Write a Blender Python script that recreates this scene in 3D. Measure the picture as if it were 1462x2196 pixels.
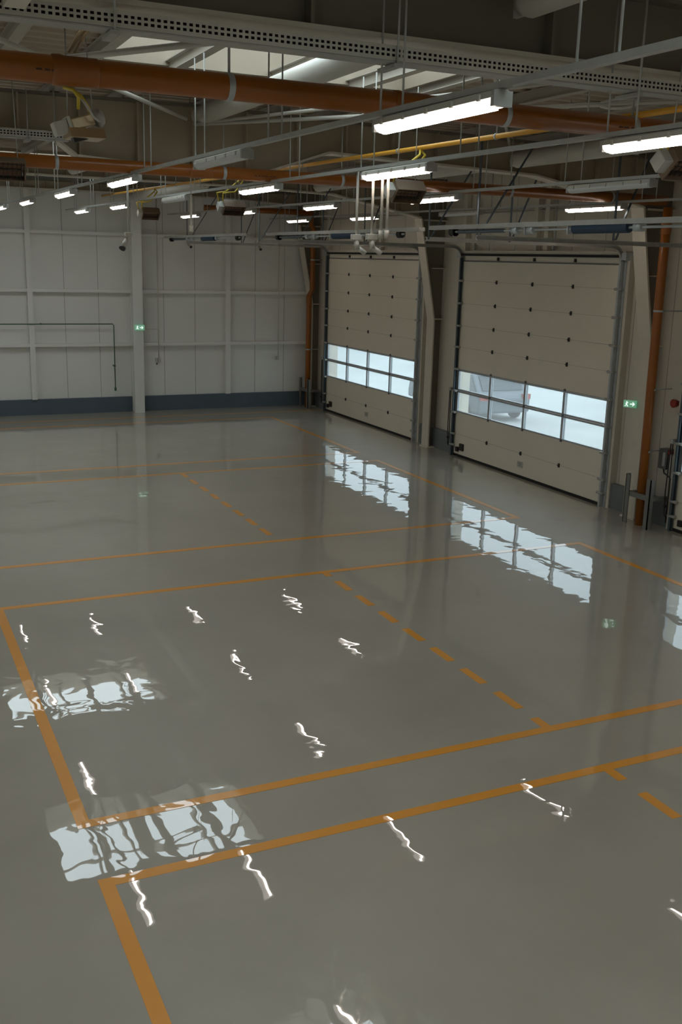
import bpy, bmesh, math, random
from mathutils import Vector, Matrix
random.seed(7)
PI = math.pi
S = 4.5                      # one unit of the layout = the camera's height, 4.5 m
scn = bpy.context.scene
for o in list(bpy.data.objects): bpy.data.objects.remove(o)
COL = scn.collection

# ------------------------------------------------------------------ camera
cam_d = bpy.data.cameras.new('camera'); cam = bpy.data.objects.new('camera', cam_d); COL.objects.link(cam)
cam_d.sensor_fit = 'VERTICAL'; cam_d.sensor_height = 36; cam_d.sensor_width = 24
cam_d.lens = 2161.0/2196*36
def _v(px, py): return Vector((px-731.0, py-1098.0, 2161.0)).normalized()
AX, AY = _v(5450, 685), _v(-308, 531)          # the directions of the hall's two horizontal axes seen by the lens
AX = (AX-AY*AX.dot(AY)).normalized(); AZ = AX.cross(AY)
cam.matrix_world = Matrix(((AX.x, -AX.y, -AX.z, 0), (AY.x, -AY.y, -AY.z, 0), (AZ.x, -AZ.y, -AZ.z, S), (0, 0, 0, 1)))
cam_d.clip_end = 400
scn.camera = cam

# ------------------------------------------------------------------ view and world
vs = scn.view_settings
vs.view_transform = 'Standard'; vs.look = 'None'; vs.gamma = 1; vs.use_curve_mapping = False
vs.exposure = 1.05
scn.cycles.max_bounces = 10; scn.cycles.diffuse_bounces = 6; scn.cycles.glossy_bounces = 5
scn.cycles.transparent_max_bounces = 16
SKY = 4.0
w = bpy.data.worlds.new('overcast'); scn.world = w; w.use_nodes = True
nt = w.node_tree; nt.nodes.clear()
tc = nt.nodes.new('ShaderNodeTexCoord'); sp = nt.nodes.new('ShaderNodeSeparateXYZ'); rp = nt.nodes.new('ShaderNodeValToRGB')
bg = nt.nodes.new('ShaderNodeBackground'); ow = nt.nodes.new('ShaderNodeOutputWorld')
nt.links.new(tc.outputs['Generated'], sp.inputs[0]); nt.links.new(sp.outputs['Z'], rp.inputs[0])
rp.color_ramp.elements[0].position = 0.0; rp.color_ramp.elements[0].color = (.62, .66, .66, 1)
rp.color_ramp.elements[1].position = 0.6; rp.color_ramp.elements[1].color = (.90, .97, 1, 1)
nt.links.new(rp.outputs[0], bg.inputs[0]); bg.inputs[1].default_value = SKY
nt.links.new(bg.outputs[0], ow.inputs[0])

def portal(name, loc, rot, sx, sy):
    l = bpy.data.lights.new(name, 'AREA'); l.shape = 'RECTANGLE'; l.size = sx*S; l.size_y = sy*S
    l.cycles.is_portal = True
    o = bpy.data.objects.new(name, l); COL.objects.link(o); o.location = Vector(loc)*S; o.rotation_euler = rot
    return o

# ------------------------------------------------------------------ materials
def mat(name, col, rough=.5, metal=0, spec=.5, noise=0, nscale=2, bump=0, bscale=20, **kw):
    m = bpy.data.materials.new(name); m.use_nodes = True
    n = m.node_tree.nodes; L = m.node_tree.links; b = n['Principled BSDF']
    b.inputs['Base Color'].default_value = (*col, 1); b.inputs['Roughness'].default_value = rough
    b.inputs['Metallic'].default_value = metal; b.inputs['Specular IOR Level'].default_value = spec
    for k, v in kw.items(): b.inputs[k.replace('_', ' ')].default_value = v
    if noise or bump:
        t = n.new('ShaderNodeTexCoord')
    if noise:
        x = n.new('ShaderNodeTexNoise'); x.inputs['Scale'].default_value = nscale; x.inputs['Detail'].default_value = 4
        L.new(t.outputs['Object'], x.inputs['Vector'])
        r = n.new('ShaderNodeValToRGB'); L.new(x.outputs[0], r.inputs[0])
        r.color_ramp.elements[0].position = .3; r.color_ramp.elements[1].position = .7
        r.color_ramp.elements[0].color = (*[c*(1-noise) for c in col], 1)
        r.color_ramp.elements[1].color = (*[min(1, c*(1+noise)) for c in col], 1)
        L.new(r.outputs[0], b.inputs['Base Color'])
    if bump:
        x = n.new('ShaderNodeTexNoise'); x.inputs['Scale'].default_value = bscale
        L.new(t.outputs['Object'], x.inputs['Vector'])
        u = n.new('ShaderNodeBump'); u.inputs['Distance'].default_value = bump
        L.new(x.outputs[0], u.inputs['Height']); L.new(u.outputs[0], b.inputs['Normal'])
    return m

def coated(name, c1, c2, rough, coat_ior, wave=.00095):
    """resin floor: dull body under a clear, slightly rippled gloss coat"""
    m = bpy.data.materials.new(name); m.use_nodes = True
    n = m.node_tree.nodes; L = m.node_tree.links; b = n['Principled BSDF']
    t = n.new('ShaderNodeTexCoord')
    x = n.new('ShaderNodeTexNoise'); x.inputs['Scale'].default_value = .55; x.inputs['Detail'].default_value = 8; x.inputs['Roughness'].default_value = .6
    L.new(t.outputs['Object'], x.inputs['Vector'])
    r = n.new('ShaderNodeValToRGB'); r.color_ramp.elements[0].position = .3; r.color_ramp.elements[1].position = .72
    r.color_ramp.elements[0].color = (*c1, 1); r.color_ramp.elements[1].color = (*c2, 1)
    L.new(x.outputs[0], r.inputs[0]); L.new(r.outputs[0], b.inputs['Base Color'])
    b.inputs['Roughness'].default_value = rough; b.inputs['Specular IOR Level'].default_value = .7
    b.inputs['Coat Weight'].default_value = 1; b.inputs['Coat Roughness'].default_value = .012; b.inputs['Coat IOR'].default_value = coat_ior
    w1 = n.new('ShaderNodeTexNoise'); w1.inputs['Scale'].default_value = 2.3; w1.inputs['Detail'].default_value = 1.5; w1.inputs['Roughness'].default_value = .45
    w1.inputs['Distortion'].default_value = .6
    L.new(t.outputs['Object'], w1.inputs['Vector'])
    u = n.new('ShaderNodeBump'); u.inputs['Strength'].default_value = 1; u.inputs['Distance'].default_value = wave*10
    mm = n.new('ShaderNodeMath'); mm.operation = 'MULTIPLY'; mm.inputs[1].default_value = .35
    L.new(w1.outputs[0], mm.inputs[0]); L.new(mm.outputs[0], u.inputs['Height']); L.new(u.outputs[0], b.inputs['Coat Normal'])
    return m

M = {}
M['floor'] = coated('floor_resin', (.37, .335, .27), (.44, .40, .325), .42, 1.8)
M['line'] = coated('orange_line_paint', (.86, .34, .02), (.92, .38, .03), .34, 1.8)
M['panel'] = mat('cream_wall_panel', (.62, .57, .48), .42, noise=.03, nscale=.5)
M['panel_b'] = mat('white_wall_panel', (.74, .74, .70), .42, noise=.03, nscale=.4)
M['seam'] = mat('panel_seam', (.42, .41, .37), .6)
M['steel'] = mat('painted_steel_grey_cream', (.62, .575, .48), .45, noise=.05, nscale=3)
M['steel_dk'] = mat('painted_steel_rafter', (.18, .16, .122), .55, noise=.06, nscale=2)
M['deck'] = mat('roof_deck_sheet', (.40, .33, .25), .5, noise=.05, nscale=3)
M['purlin'] = mat('purlin_steel', (.42, .385, .33), .5, noise=.06, nscale=3)
M['white'] = mat('white_steel', (.52, .50, .44), .4)
M['galv'] = mat('galvanised_steel', (.46, .49, .50), .42, metal=.3, noise=.1, nscale=8)
M['galv_m'] = mat('galvanised_dull', (.42, .42, .39), .5, metal=.25, noise=.08, nscale=8)
M['galv_l'] = mat('galvanised_tray_side', (.52, .50, .44), .5, metal=.15)
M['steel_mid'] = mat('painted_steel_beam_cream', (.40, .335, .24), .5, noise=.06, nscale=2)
M['alu'] = mat('aluminium_frame', (.50, .52, .54), .38, metal=.6)
M['plinth'] = mat('slate_blue_plinth', (.085, .115, .14), .5, noise=.06, nscale=2)
M['plinth_r'] = mat('grey_plinth_paint', (.15, .165, .165), .5, noise=.06, nscale=2)
M['orange'] = mat('orange_pvc_pipe', (.29, .088, .007), .32, noise=.08, nscale=3)
M['orange_d'] = mat('orange_pvc_socket', (.31, .10, .016), .35, noise=.08, nscale=3)
M['ink'] = mat('pipe_print_ink', (.08, .03, .015), .5)
M['yellow'] = mat('yellow_gas_paint', (.72, .36, .04), .35)
M['hose'] = mat('yellow_gas_hose', (.62, .47, .04), .4)
M['rubber'] = mat('black_rubber', (.012, .011, .010), .7)
M['black'] = mat('black_plastic', (.022, .020, .018), .5)
M['blue'] = mat('blue_spring_steel', (.018, .045, .085), .4)
M['track'] = mat('track_steel_dark', (.10, .13, .15), .45, metal=.5)
M['green'] = mat('green_pipe', (.04, .11, .06), .4)
M['red'] = mat('red_plastic', (.32, .035, .02), .4)
M['greybox'] = mat('grey_control_box', (.12, .12, .125), .45)
M['tan'] = mat('heater_shield_tan', (.55, .42, .26), .3, metal=.5)
M['shield'] = mat('heater_shield_brown', (.17, .12, .08), .4, metal=.3)
M['ceramic'] = mat('burner_ceramic', (.27, .15, .10), .8, bump=.004, bscale=120)
M['door'] = mat('cream_door_sheet', (.76, .70, .58), .45, noise=.02, nscale=2, bump=.0006, bscale=150)
M['asphalt'] = mat('yard_concrete', (.35, .36, .35), .8, noise=.12, nscale=.4)
M['bldg'] = mat('pale_blue_cladding', (.22, .30, .36), .6)
M['carpaint'] = mat('grey_car_paint', (.12, .14, .16), .3, metal=.3)
M['carglass'] = mat('car_window_glass', (.03, .04, .05), .1)
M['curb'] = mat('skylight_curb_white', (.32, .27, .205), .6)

def emis(name, col, s):
    m = bpy.data.materials.new(name); m.use_nodes = True
    b = m.node_tree.nodes['Principled BSDF']; b.inputs['Base Color'].default_value = (.7, .68, .65, 1)
    b.inputs['Emission Color'].default_value = (*col, 1); b.inputs['Emission Strength'].default_value = s
    return m
M['tube'] = emis('lit_lamp_diffuser', (1, .90, .84), .6)
M['strip'] = emis('lit_lamp_strip', (1, .86, .76), 12)
M['tube_off'] = mat('unlit_lamp_diffuser', (.62, .63, .62), .25)
M['guard'] = mat('guard_steel_dark_grey', (.19, .19, .18), .5, metal=.2)
M['exit_g'] = emis('exit_sign_green', (.02, .42, .20), .22)
M['exit_w'] = emis('exit_sign_white', (.8, 1, .9), .45)

def glassy(name, tint, refl=.10, dif=.0):
    m = bpy.data.materials.new(name); m.use_nodes = True; n = m.node_tree.nodes; L = m.node_tree.links
    for x in list(n): n.remove(x)
    o = n.new('ShaderNodeOutputMaterial'); t = n.new('ShaderNodeBsdfTransparent'); t.inputs[0].default_value = (*tint, 1)
    g = n.new('ShaderNodeBsdfGlossy'); g.inputs['Roughness'].default_value = .03
    a = n.new('ShaderNodeMixShader'); a.inputs[0].default_value = refl; L.new(t.outputs[0], a.inputs[1]); L.new(g.outputs[0], a.inputs[2])
    out = a
    if dif:
        d = n.new('ShaderNodeBsdfTranslucent'); d.inputs[0].default_value = (.9, .92, .92, 1)
        c = n.new('ShaderNodeMixShader'); c.inputs[0].default_value = dif
        L.new(a.outputs[0], c.inputs[1]); L.new(d.outputs[0], c.inputs[2]); out = c
    L.new(out.outputs[0], o.inputs[0]); return m
M['pane'] = glassy('door_window_glazing', (.46, .50, .52), refl=.03, dif=.05)
M['dome'] = glassy('skylight_glazing', (.63, .66, .67), refl=.03, dif=.05)

# ------------------------------------------------------------------ mesh helpers (layout units)
class MB:
    def __init__(s): s.bm = bmesh.new()
    def box(s, x0, x1, y0, y1, z0, z1):
        v = [s.bm.verts.new((x, y, z)) for x in (x0, x1) for y in (y0, y1) for z in (z0, z1)]
        for f in ((0, 1, 3, 2), (4, 6, 7, 5), (0, 4, 5, 1), (2, 3, 7, 6), (0, 2, 6, 4), (1, 5, 7, 3)): s.bm.faces.new([v[i] for i in f])
        return s
    def obox(s, c, ux, uy, uz):                      # oriented box, half-axis vectors
        c = Vector(c); ux = Vector(ux); uy = Vector(uy); uz = Vector(uz)
        v = [s.bm.verts.new(c+a*ux+b*uy+d*uz) for a in (-1, 1) for b in (-1, 1) for d in (-1, 1)]
        for f in ((0, 1, 3, 2), (4, 6, 7, 5), (0, 4, 5, 1), (2, 3, 7, 6), (0, 2, 6, 4), (1, 5, 7, 3)): s.bm.faces.new([v[i] for i in f])
        return s
    def bar(s, p0, p1, w, h):                        # rectangular bar between two points, w across, h in height
        p0 = Vector(p0); p1 = Vector(p1); d = p1-p0; dn = d.normalized()
        up = Vector((0, 0, 1)) if abs(dn.z) < .95 else Vector((1, 0, 0))
        sd = dn.cross(up).normalized(); u2 = sd.cross(dn)
        return s.obox((p0+p1)/2, d/2, sd*w/2, u2*h/2)
    def cyl(s, p0, p1, r, n=10, r1=None):
        return s.tube([p0, p1], r, n, r1)
    def tube(s, pts, r, n=10, r1=None):
        pts = [Vector(p) for p in pts]; rings = []
        ref = None
        for i, p in enumerate(pts):
            d = (pts[min(i+1, len(pts)-1)]-pts[max(i-1, 0)]).normalized()
            if ref is None:
                ref = Vector((0, 0, 1)) if abs(d.z) < .9 else Vector((1, 0, 0))
            a = d.cross(ref).normalized(); b = a.cross(d).normalized(); ref = b
            rr = r if r1 is None else r+(r1-r)*i/(len(pts)-1)
            rings.append([s.bm.verts.new(p+a*math.cos(2*PI*k/n)*rr+b*math.sin(2*PI*k/n)*rr) for k in range(n)])
        for q in range(len(rings)-1):
            for k in range(n):
                f = s.bm.faces.new((rings[q][k], rings[q][(k+1) % n], rings[q+1][(k+1) % n], rings[q+1][k])); f.smooth = True
        s.bm.faces.new(rings[0]); s.bm.faces.new(rings[-1][::-1]); return s
    def lathe(s, c, axis, prof, n=14):               # profile [(t, r)...] along axis from c
        c = Vector(c); ax = Vector(axis).normalized(); ref = Vector((0, 0, 1)) if abs(ax.z) < .9 else Vector((1, 0, 0))
        a = ax.cross(ref).normalized(); b = a.cross(ax); rings = []
        for t, r in prof: rings.append([s.bm.verts.new(c+ax*t+a*math.cos(2*PI*k/n)*r+b*math.sin(2*PI*k/n)*r) for k in range(n)])
        for q in range(len(rings)-1):
            for k in range(n):
                f = s.bm.faces.new((rings[q][k], rings[q][(k+1) % n], rings[q+1][(k+1) % n], rings[q+1][k])); f.smooth = True
        s.bm.faces.new(rings[0]); s.bm.faces.new(rings[-1][::-1]); return s
    def prism(s, poly, axis, a, b):                  # polygon in the other two axes, extruded from a to b
        def P(u, v, t): return {'x': (t, u, v), 'y': (u, t, v), 'z': (u, v, t)}[axis]
        A = [s.bm.verts.new(P(u, v, a)) for u, v in poly]; B = [s.bm.verts.new(P(u, v, b)) for u, v in poly]
        s.bm.faces.new(A); s.bm.faces.new(B[::-1]); n = len(poly)
        for i in range(n): s.bm.faces.new((A[i], B[i], B[(i+1) % n], A[(i+1) % n]))
        return s
    def build(s, name, m, parent=None, label=None, bevel=0):
        bmesh.ops.recalc_face_normals(s.bm, faces=s.bm.faces)
        og = Vector(parent['_o']) if parent is not None and '_o' in parent else Vector((0, 0, 0))
        lo = Vector((0, 0, 0))
        if parent is None:                            # a one-mesh thing keeps its origin at its own base
            vs_ = [v.co for v in s.bm.verts]
            lo = Vector(((min(v.x for v in vs_)+max(v.x for v in vs_))/2, (min(v.y for v in vs_)+max(v.y for v in vs_))/2, min(v.z for v in vs_)))
        for v in s.bm.verts: v.co = (v.co-og-lo)*S
        me = bpy.data.meshes.new(name); s.bm.to_mesh(me); s.bm.free()
        me.materials.append(M[m] if isinstance(m, str) else m)
        o = bpy.data.objects.new(name, me); COL.objects.link(o)
        if parent is not None:
            o.parent = parent; o['_o'] = tuple(og)
        else:
            o.location = lo*S; o['_o'] = tuple(lo)
        if label: o['label'] = label
        if bevel:
            bv = o.modifiers.new('edge', 'BEVEL'); bv.width = bevel*S; bv.segments = 2; bv.limit_method = 'ANGLE'
        return o

def thing(name, loc, label, cat, group=None):
    o = bpy.data.objects.new(name, None); COL.objects.link(o); o.location = Vector(loc)*S; o['_o'] = tuple(loc)
    o.empty_display_size = .2
    o['label'] = label; o['category'] = cat
    if group: o['group'] = group
    return o
def tag(o, label, cat, group=None, kind=None):
    o['label'] = label; o['category'] = cat
    if group: o['group'] = group
    if kind: o['kind'] = kind
    return o
def struct(o, label, cat): return tag(o, label, cat, kind='structure')
def clone(o, loc, label, parent=None):
    c = o.copy(); COL.objects.link(c)
    if parent is None:
        c.location = Vector(loc)*S; c['label'] = label
    else: c.parent = parent
    for ch in o.children: clone(ch, None, None, c)
    return c

# ================================================================== SETTING
XL, XW, YF, YB, ZR = -3.2, 2.862, -1.9, 6.58, 1.475
DOORS = [(5.02, 6.262), (3.354, 4.578), (1.690, 2.916), (0.02, 1.246), (-1.65, -.424)]     # openings in the right wall
struct(MB().box(XL, XW+.06, YF, YB+.03, -.04, 0).build('floor', 'floor'), 'glossy grey beige resin floor of the whole hall', 'floor')
# right wall with its door openings
m = MB(); ys = [YF]
for a, b in sorted(DOORS): ys += [a-.012, b+.012]
ys.append(YB)
for i in range(0, len(ys), 2): m.box(XW, XW+.05, ys[i], ys[i+1], 0, 1.045)
m.box(XW, XW+.05, YF, YB, 1.045, ZR)
wr = struct(m.build('wall_right', 'panel'), 'cream panelled wall that holds the sectional doors', 'wall')
m = MB(); y = YF+.1
while y < YB:
    inside = any(a-.02 < y < b+.02 for a, b in DOORS)
    m.box(XW-.0012, XW+.001, y-.0016, y+.0016, 1.05 if inside else .1, ZR-.02); y += .2215
m.build('panel_seam', 'seam', wr)
wb = struct(MB().box(XL, XW+.05, YB, YB+.04, 0, ZR).build('wall_back', 'panel_b'), 'pale panelled end wall at the far side of the hall', 'wall')
m = MB(); x = .945-.2115*19
while x < XW: m.box(x-.0018, x+.0018, YB-.0012, YB+.001, .1, 1.40); x += .2115
m.build('panel_seam', 'seam', wb)
struct(MB().box(XL-.04, XL, YF, YB, 0, ZR).build('wall_left', 'panel_b'), 'pale wall out of view on the left', 'wall')
struct(MB().box(XL, XW, YF-.04, YF, 0, ZR).build('wall_front', 'panel_b'), 'pale wall behind the camera', 'wall')
# plinths
m = MB(); m.box(XL, 1.565, YB-.022, YB, 0, .098).box(1.635, XW, YB-.022, YB, 0, .098)
struct(m.build('baseboard_back', 'plinth'), 'slate blue plinth along the foot of the far wall', 'baseboard')
m = MB()
for i in range(0, len(ys), 2): m.box(2.838, XW, ys[i], ys[i+1]-(.022 if i == len(ys)-2 else 0), 0, .108)
struct(m.build('baseboard_right', 'plinth_r'), 'grey plinth between the sectional doors', 'baseboard')

# roof deck with skylight openings
SKX = [(.57, 1.41), (-1.60, -.45), (-3.05, -1.80)]  # second and third strips are unseen, added to let in more daylight
SKY_Y = [(.30, .90), (2.05, 2.66), (3.67, 4.27), (5.27, 5.83), (-1.2, -.6)]  # first and last rows lie out of view, added to brighten the hall
OPEN = [(a, b, c, d) for a, b in SKX for c, d in SKY_Y]
xs = sorted({XL, XW+.06, *[v for a in SKX for v in a]}); yy = sorted({YF, YB, *[v for a in SKY_Y for v in a]})
bm = MB()
def ribs(m, x0, x1, y0, y1):                          # trapezoid sheet, ribs running across the hall
    p = .062; k0 = math.floor(y0/p)
    poly = [(y0, ZR)]; 
    k = k0
    prof = [(0, 0), (.018, 0), (.027, .011), (.049, .011), (.058, 0)]
    while k*p < y1:
        for dy, dz in prof:
            y = k*p+dy
            if y0 < y < y1: poly.append((y, ZR+dz))
        k += 1
    poly.append((y1, ZR))
    top = [(y1, ZR+.03), (y0, ZR+.03)]
    v0 = [m.bm.verts.new((x0, a, b)) for a, b in poly]; v1 = [m.bm.verts.new((x1, a, b)) for a, b in poly]
    for i in range(len(poly)-1): m.bm.faces.new((v0[i], v0[i+1], v1[i+1], v1[i]))
for i in range(len(xs)-1):
    for j in range(len(yy)-1):
        cx = (xs[i]+xs[i+1])/2; cy = (yy[j]+yy[j+1])/2
        if any(a < cx < b and c < cy < d for a, b, c, d in OPEN): continue
        ribs(bm, xs[i], xs[i+1], yy[j], yy[j+1])
        bm.box(xs[i], xs[i+1], yy[j], yy[j+1], ZR+.028, ZR+.045)
struct(bm.build('ceiling', 'deck'), 'brown grey ribbed steel roof deck', 'ceiling')

SKN = {}
names = ['near', 'second', 'third', 'farthest', 'rearmost']
for i, (a, b, c, d) in enumerate(OPEN):
    t = thing('window_%d' % (i+1), ((a+b)/2, (c+d)/2, ZR), 'white curbed roof skylight, number %d counted outward from the middle roof bay' % (i+1), 'skylight')
    if a == .57 and c == 2.05: t['label'] = 'large skylight with white curb just above the nearest orange pipe'
    elif a == .57: t['label'] = {.30: 'unseen skylight added for light between camera and nearest rafter', 3.67: 'skylight whose reflection lies on the floor behind the near bay corner', 5.27: 'skylight nearest the far wall, reflected beside the left bay line', -1.2: 'unseen skylight added for light behind the camera, right roof strip'}[c]
    else: t['label'] = ('middle' if a > -2 else 'left') + ' roof strip skylight, unseen and added for light, ' + {.30: 'beside the camera', 2.05: 'second beyond the camera', 3.67: 'third beyond the camera', 5.27: 'nearest the far wall', -1.2: 'behind the camera'}[c]
    t['kind'] = 'structure'
    e = .008; h = .10
    m = MB(); z0, z1 = ZR-.012, ZR+h
    q = .003; m.box(a-e, a+q, c-e, d+e, z0, z1).box(b-q, b+e, c-e, d+e, z0, z1).box(a+q, b-q, c-e, c+q, z0, z1).box(a+q, b-q, d-q, d+e, z0, z1)
    m.build('curb', 'curb', t)
    m = MB()
    for k in range(1, 5):
        x = a+(b-a)*k/5; m.box(x-.006, x+.006, c, d, z1-.022, z1)
    m.box(a, b, (c+d)/2-.005, (c+d)/2+.005, z1-.016, z1-.002)
    m.build('glazing_bar', 'curb', t)
    MB().box(a, b, c, d, z1, z1+.003).build('glazing', 'dome', t)
    portal('skylight_portal', ((a+b)/2, (c+d)/2, z1+.006), (0, 0, 0), b-a, d-c)

# ------------------------------------------------------------------ steel frame
def flange_box(m, p, q, w, t, yc):                    # flange strip following p->q in the x/z plane
    m.bar((p[0], yc, p[1]), (q[0], yc, q[1]), w, t)
def column(yc, label, top=1.43, xin=2.802):
    t = thing('steel_column', (2.83, yc, 0), label, 'column', 'tapered steel columns along the door wall')
    kz = .705
    m = MB(); m.prism([(xin+.004, 0), (XW, 0), (XW, top), (xin-.12, top), (xin-.098, 1.22), (xin+.004, kz)], 'y', yc-.004, yc+.004)
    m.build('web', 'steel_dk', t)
    m = MB(); fw = .072
    m.bar((xin, yc, 0), (xin, yc, kz), fw, .008)
    m.bm.faces.ensure_lookup_table()
    m.bar((xin, yc, kz), (xin-.102, yc, 1.225), fw, .008)
    m.build('flange', 'steel', t)
    m = MB(); m.box(xin+.004, XW, yc-.03, yc+.03, kz-.003, kz+.003).box(xin-.08, XW, yc-.03, yc+.03, 1.215, 1.222).box(xin-.02, XW, yc-.03, yc+.03, .97, .975)
    m.build('stiffener', 'steel', t)
    MB().box(xin-.012, XW, yc-.042, yc+.042, 0, .006).build('base_plate', 'steel', t)
    return t
CY = [6.50, 4.845, 3.145, 1.475, -.2]
for yc, l in zip(CY, ['steel column tucked in the far right corner of the hall', 'steel column standing between the two fully visible doors', 'steel column with exit sign beside the guarded orange downpipe', 'steel column out of view to the right', 'steel column out of view beside the camera']):
    column(yc, l)

def rafter(yc, bot, top, label, fw=.06, stiff=.17, x0=XL, x1=2.72, sx0=.2, web='steel_mid'):
    """bot/top: polylines (x, z) across the hall"""
    t = thing('roof_beam', ((x0+x1)/2, yc, min(z for x, z in bot)), label, 'roof beam', 'steel roof beams across the hall')
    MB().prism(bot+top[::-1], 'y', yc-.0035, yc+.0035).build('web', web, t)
    m = MB()
    for p, q in zip(bot, bot[1:]): m.bar((p[0], yc, p[1]), (q[0], yc, q[1]), fw, .007)
    m.build('bottom_flange', 'steel', t)
    m = MB()
    for p, q in zip(top, top[1:]): m.bar((p[0], yc, p[1]), (q[0], yc, q[1]), fw, .007)
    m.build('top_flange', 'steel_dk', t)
    def zi(pl, x):
        for (a, b), (c, d) in zip(pl, pl[1:]):
            if a <= x <= c: return b+(d-b)*(x-a)/(c-a) if c > a else b
        return pl[-1][1]
    if stiff:
        m = MB(); x = sx0
        while x < x1-.02:
            m.box(x-.003, x+.003, yc-fw*.42, yc+fw*.42, zi(bot, x), zi(top, x)); x += stiff
        m.build('stiffener', web, t)
    return t
T = ZR-.035
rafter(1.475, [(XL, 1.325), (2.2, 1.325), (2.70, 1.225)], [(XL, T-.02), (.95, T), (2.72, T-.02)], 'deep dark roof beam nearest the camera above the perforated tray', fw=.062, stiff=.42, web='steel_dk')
rafter(3.14, [(XL, 1.333), (.52, 1.333), (.60, 1.275), (.80, 1.262), (1.18, 1.262), (1.40, 1.335), (2.2, 1.312), (2.70, 1.225)], [(XL, T-.03), (.95, T), (2.2, T-.02), (2.72, T-.04)],
       'second roof beam with a deepened middle, behind the upper orange pipe', sx0=.10)
rafter(4.845, [(XL, 1.34), (1.7, 1.335), (2.2, 1.322), (2.70, 1.23)], [(XL, T-.02), (2.72, T-.03)], 'third roof beam beyond the second orange pipe')
rafter(6.52, [(XL, 1.372), (2.2, 1.372), (2.72, 1.35)], [(XL, T-.015), (2.72, T-.02)], 'last roof beam against the top of the far wall', fw=.05)
rafter(-.2, [(XL, 1.325), (2.2, 1.325), (2.70, 1.225)], [(XL, T-.02), (2.72, T-.02)], 'roof beam out of view over the camera')
# longitudinal web line on the second beam
# purlins
PX = [-3.0, -2.7, -2.3, -2.0, -1.7, -1.42, -1.15, -.85, -.56, -.25, .05, .345, .545, .75, 1.025, 1.25, 1.43, 1.75, 2.05, 2.35, 2.62, 2.82]
desc = {.345: 'roof purlin over the ribbed deck at upper left', .545: 'roof purlin along the left edge of the skylight', .75: 'first purlin crossing under the skylight from its left edge', 1.025: 'second purlin crossing under the skylight', 1.25: 'third purlin crossing under the skylight', 1.43: 'roof purlin along the right edge of the skylight', 2.82: 'eaves purlin above the door wall'}
for i, px in enumerate(PX):
    p = MB().box(px-.013, px+.013, YF, YB, T+.0036, T+.006).box(px-.0015, px+.0015, YF, YB, T+.006, ZR-.003).box(px-.013, px+.013, YF, YB, ZR-.003, ZR-.0005).build('roof_purlin', 'purlin')
    tag(p, desc.get(px, 'roof purlin in the dark roof, %s of the skylight strip' % ('right' if px > 1.4 else 'left')), 'purlin', 'roof purlins running the length of the hall' if px in desc else ('roof purlins right of the skylight strip' if px > 1.4 else 'roof purlins left of the skylight strip'))

# tubular roof struts between the beams
def strut(x, z, y0, y1, label, r=.027):
    t = thing('roof_strut', (x, (y0+y1)/2, z-r), label, 'roof strut', 'round roof struts between the beams')
    MB().lathe((x, y0+.02, z), (0, 1, 0), [(0, r*.72), (.022, r), (y1-y0-.062, r), (y1-y0-.04, r*.72)], 18).build('tube', 'white', t)
    for a in (y0, y1-.05): MB().box(x-.004, x+.004, a, a+.05, z-.02, z+.02).build('end_plate', 'white', t)
for x, z, y0, y1, l in [(.955, 1.404, 1.49, 3.11, 'thick round strut seen against the skylight'), (.965, 1.395, -.17, 1.45, 'round strut cut by the top edge of the picture'),
                       (2.09, 1.352, 1.49, 3.11, 'thick round strut at upper right below the orange pipe'), (2.09, 1.352, 3.17, 4.82, 'round strut beyond the second beam on the right'),
                       (.90, 1.366, 3.17, 4.82, 'round strut behind the left of the second orange pipe'), (1.55, 1.345, 4.87, 6.48, 'round strut in the farthest roof bay')]:
    strut(x, z, y0, y1, l)

# bracing rods
def rod(p, q, label, r=.0042, tb=None):
    t = thing('bracing_rod', ((Vector(p)+Vector(q))/2), label, 'bracing rod', 'thin diagonal bracing rods under the roof')
    MB().cyl(p, q, r, 8).build('rod', 'white', t)
    if tb:
        p = Vector(p); q = Vector(q); d = (q-p).normalized(); c = p+(q-p)*tb; sd = Vector((0, 0, 1))
        m = MB(); pts = []
        for k in range(17):
            a = 2*PI*k/16; pts.append(c+d*math.cos(a)*.045+sd*math.sin(a)*.010)
        m.tube(pts, .004, 8); m.build('turnbuckle', 'white', t)
rod((.86, 1.50, 1.375), (-.17, 3.10, 1.38), 'bracing rod slanting over the ribbed deck towards the upper left', .0065)
rod((-.17, 1.50, 1.385), (.88, 2.96, 1.38), 'bracing rod dropping right behind the nearest orange pipe', .0055)
rod((1.55, 1.50, 1.382), (.93, 3.05, 1.38), 'bracing rod crossing right below the skylight', .0045)
rod((2.06, 1.52, 1.38), (.94, 3.06, 1.38), 'bracing rod with an open turnbuckle at upper right', .0055, .345)
rod((.93, 1.50, 1.40), (2.06, 3.08, 1.40), 'bracing rod crossing the turnbuckle rod', .005)
rod((.93, 3.18, 1.38), (2.06, 4.80, 1.37), 'bracing rod in the roof bay beyond the second beam', .005)
rod((2.06, 3.18, 1.392), (.93, 4.80, 1.396), 'bracing rod crossing beyond the second beam', .005)

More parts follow.
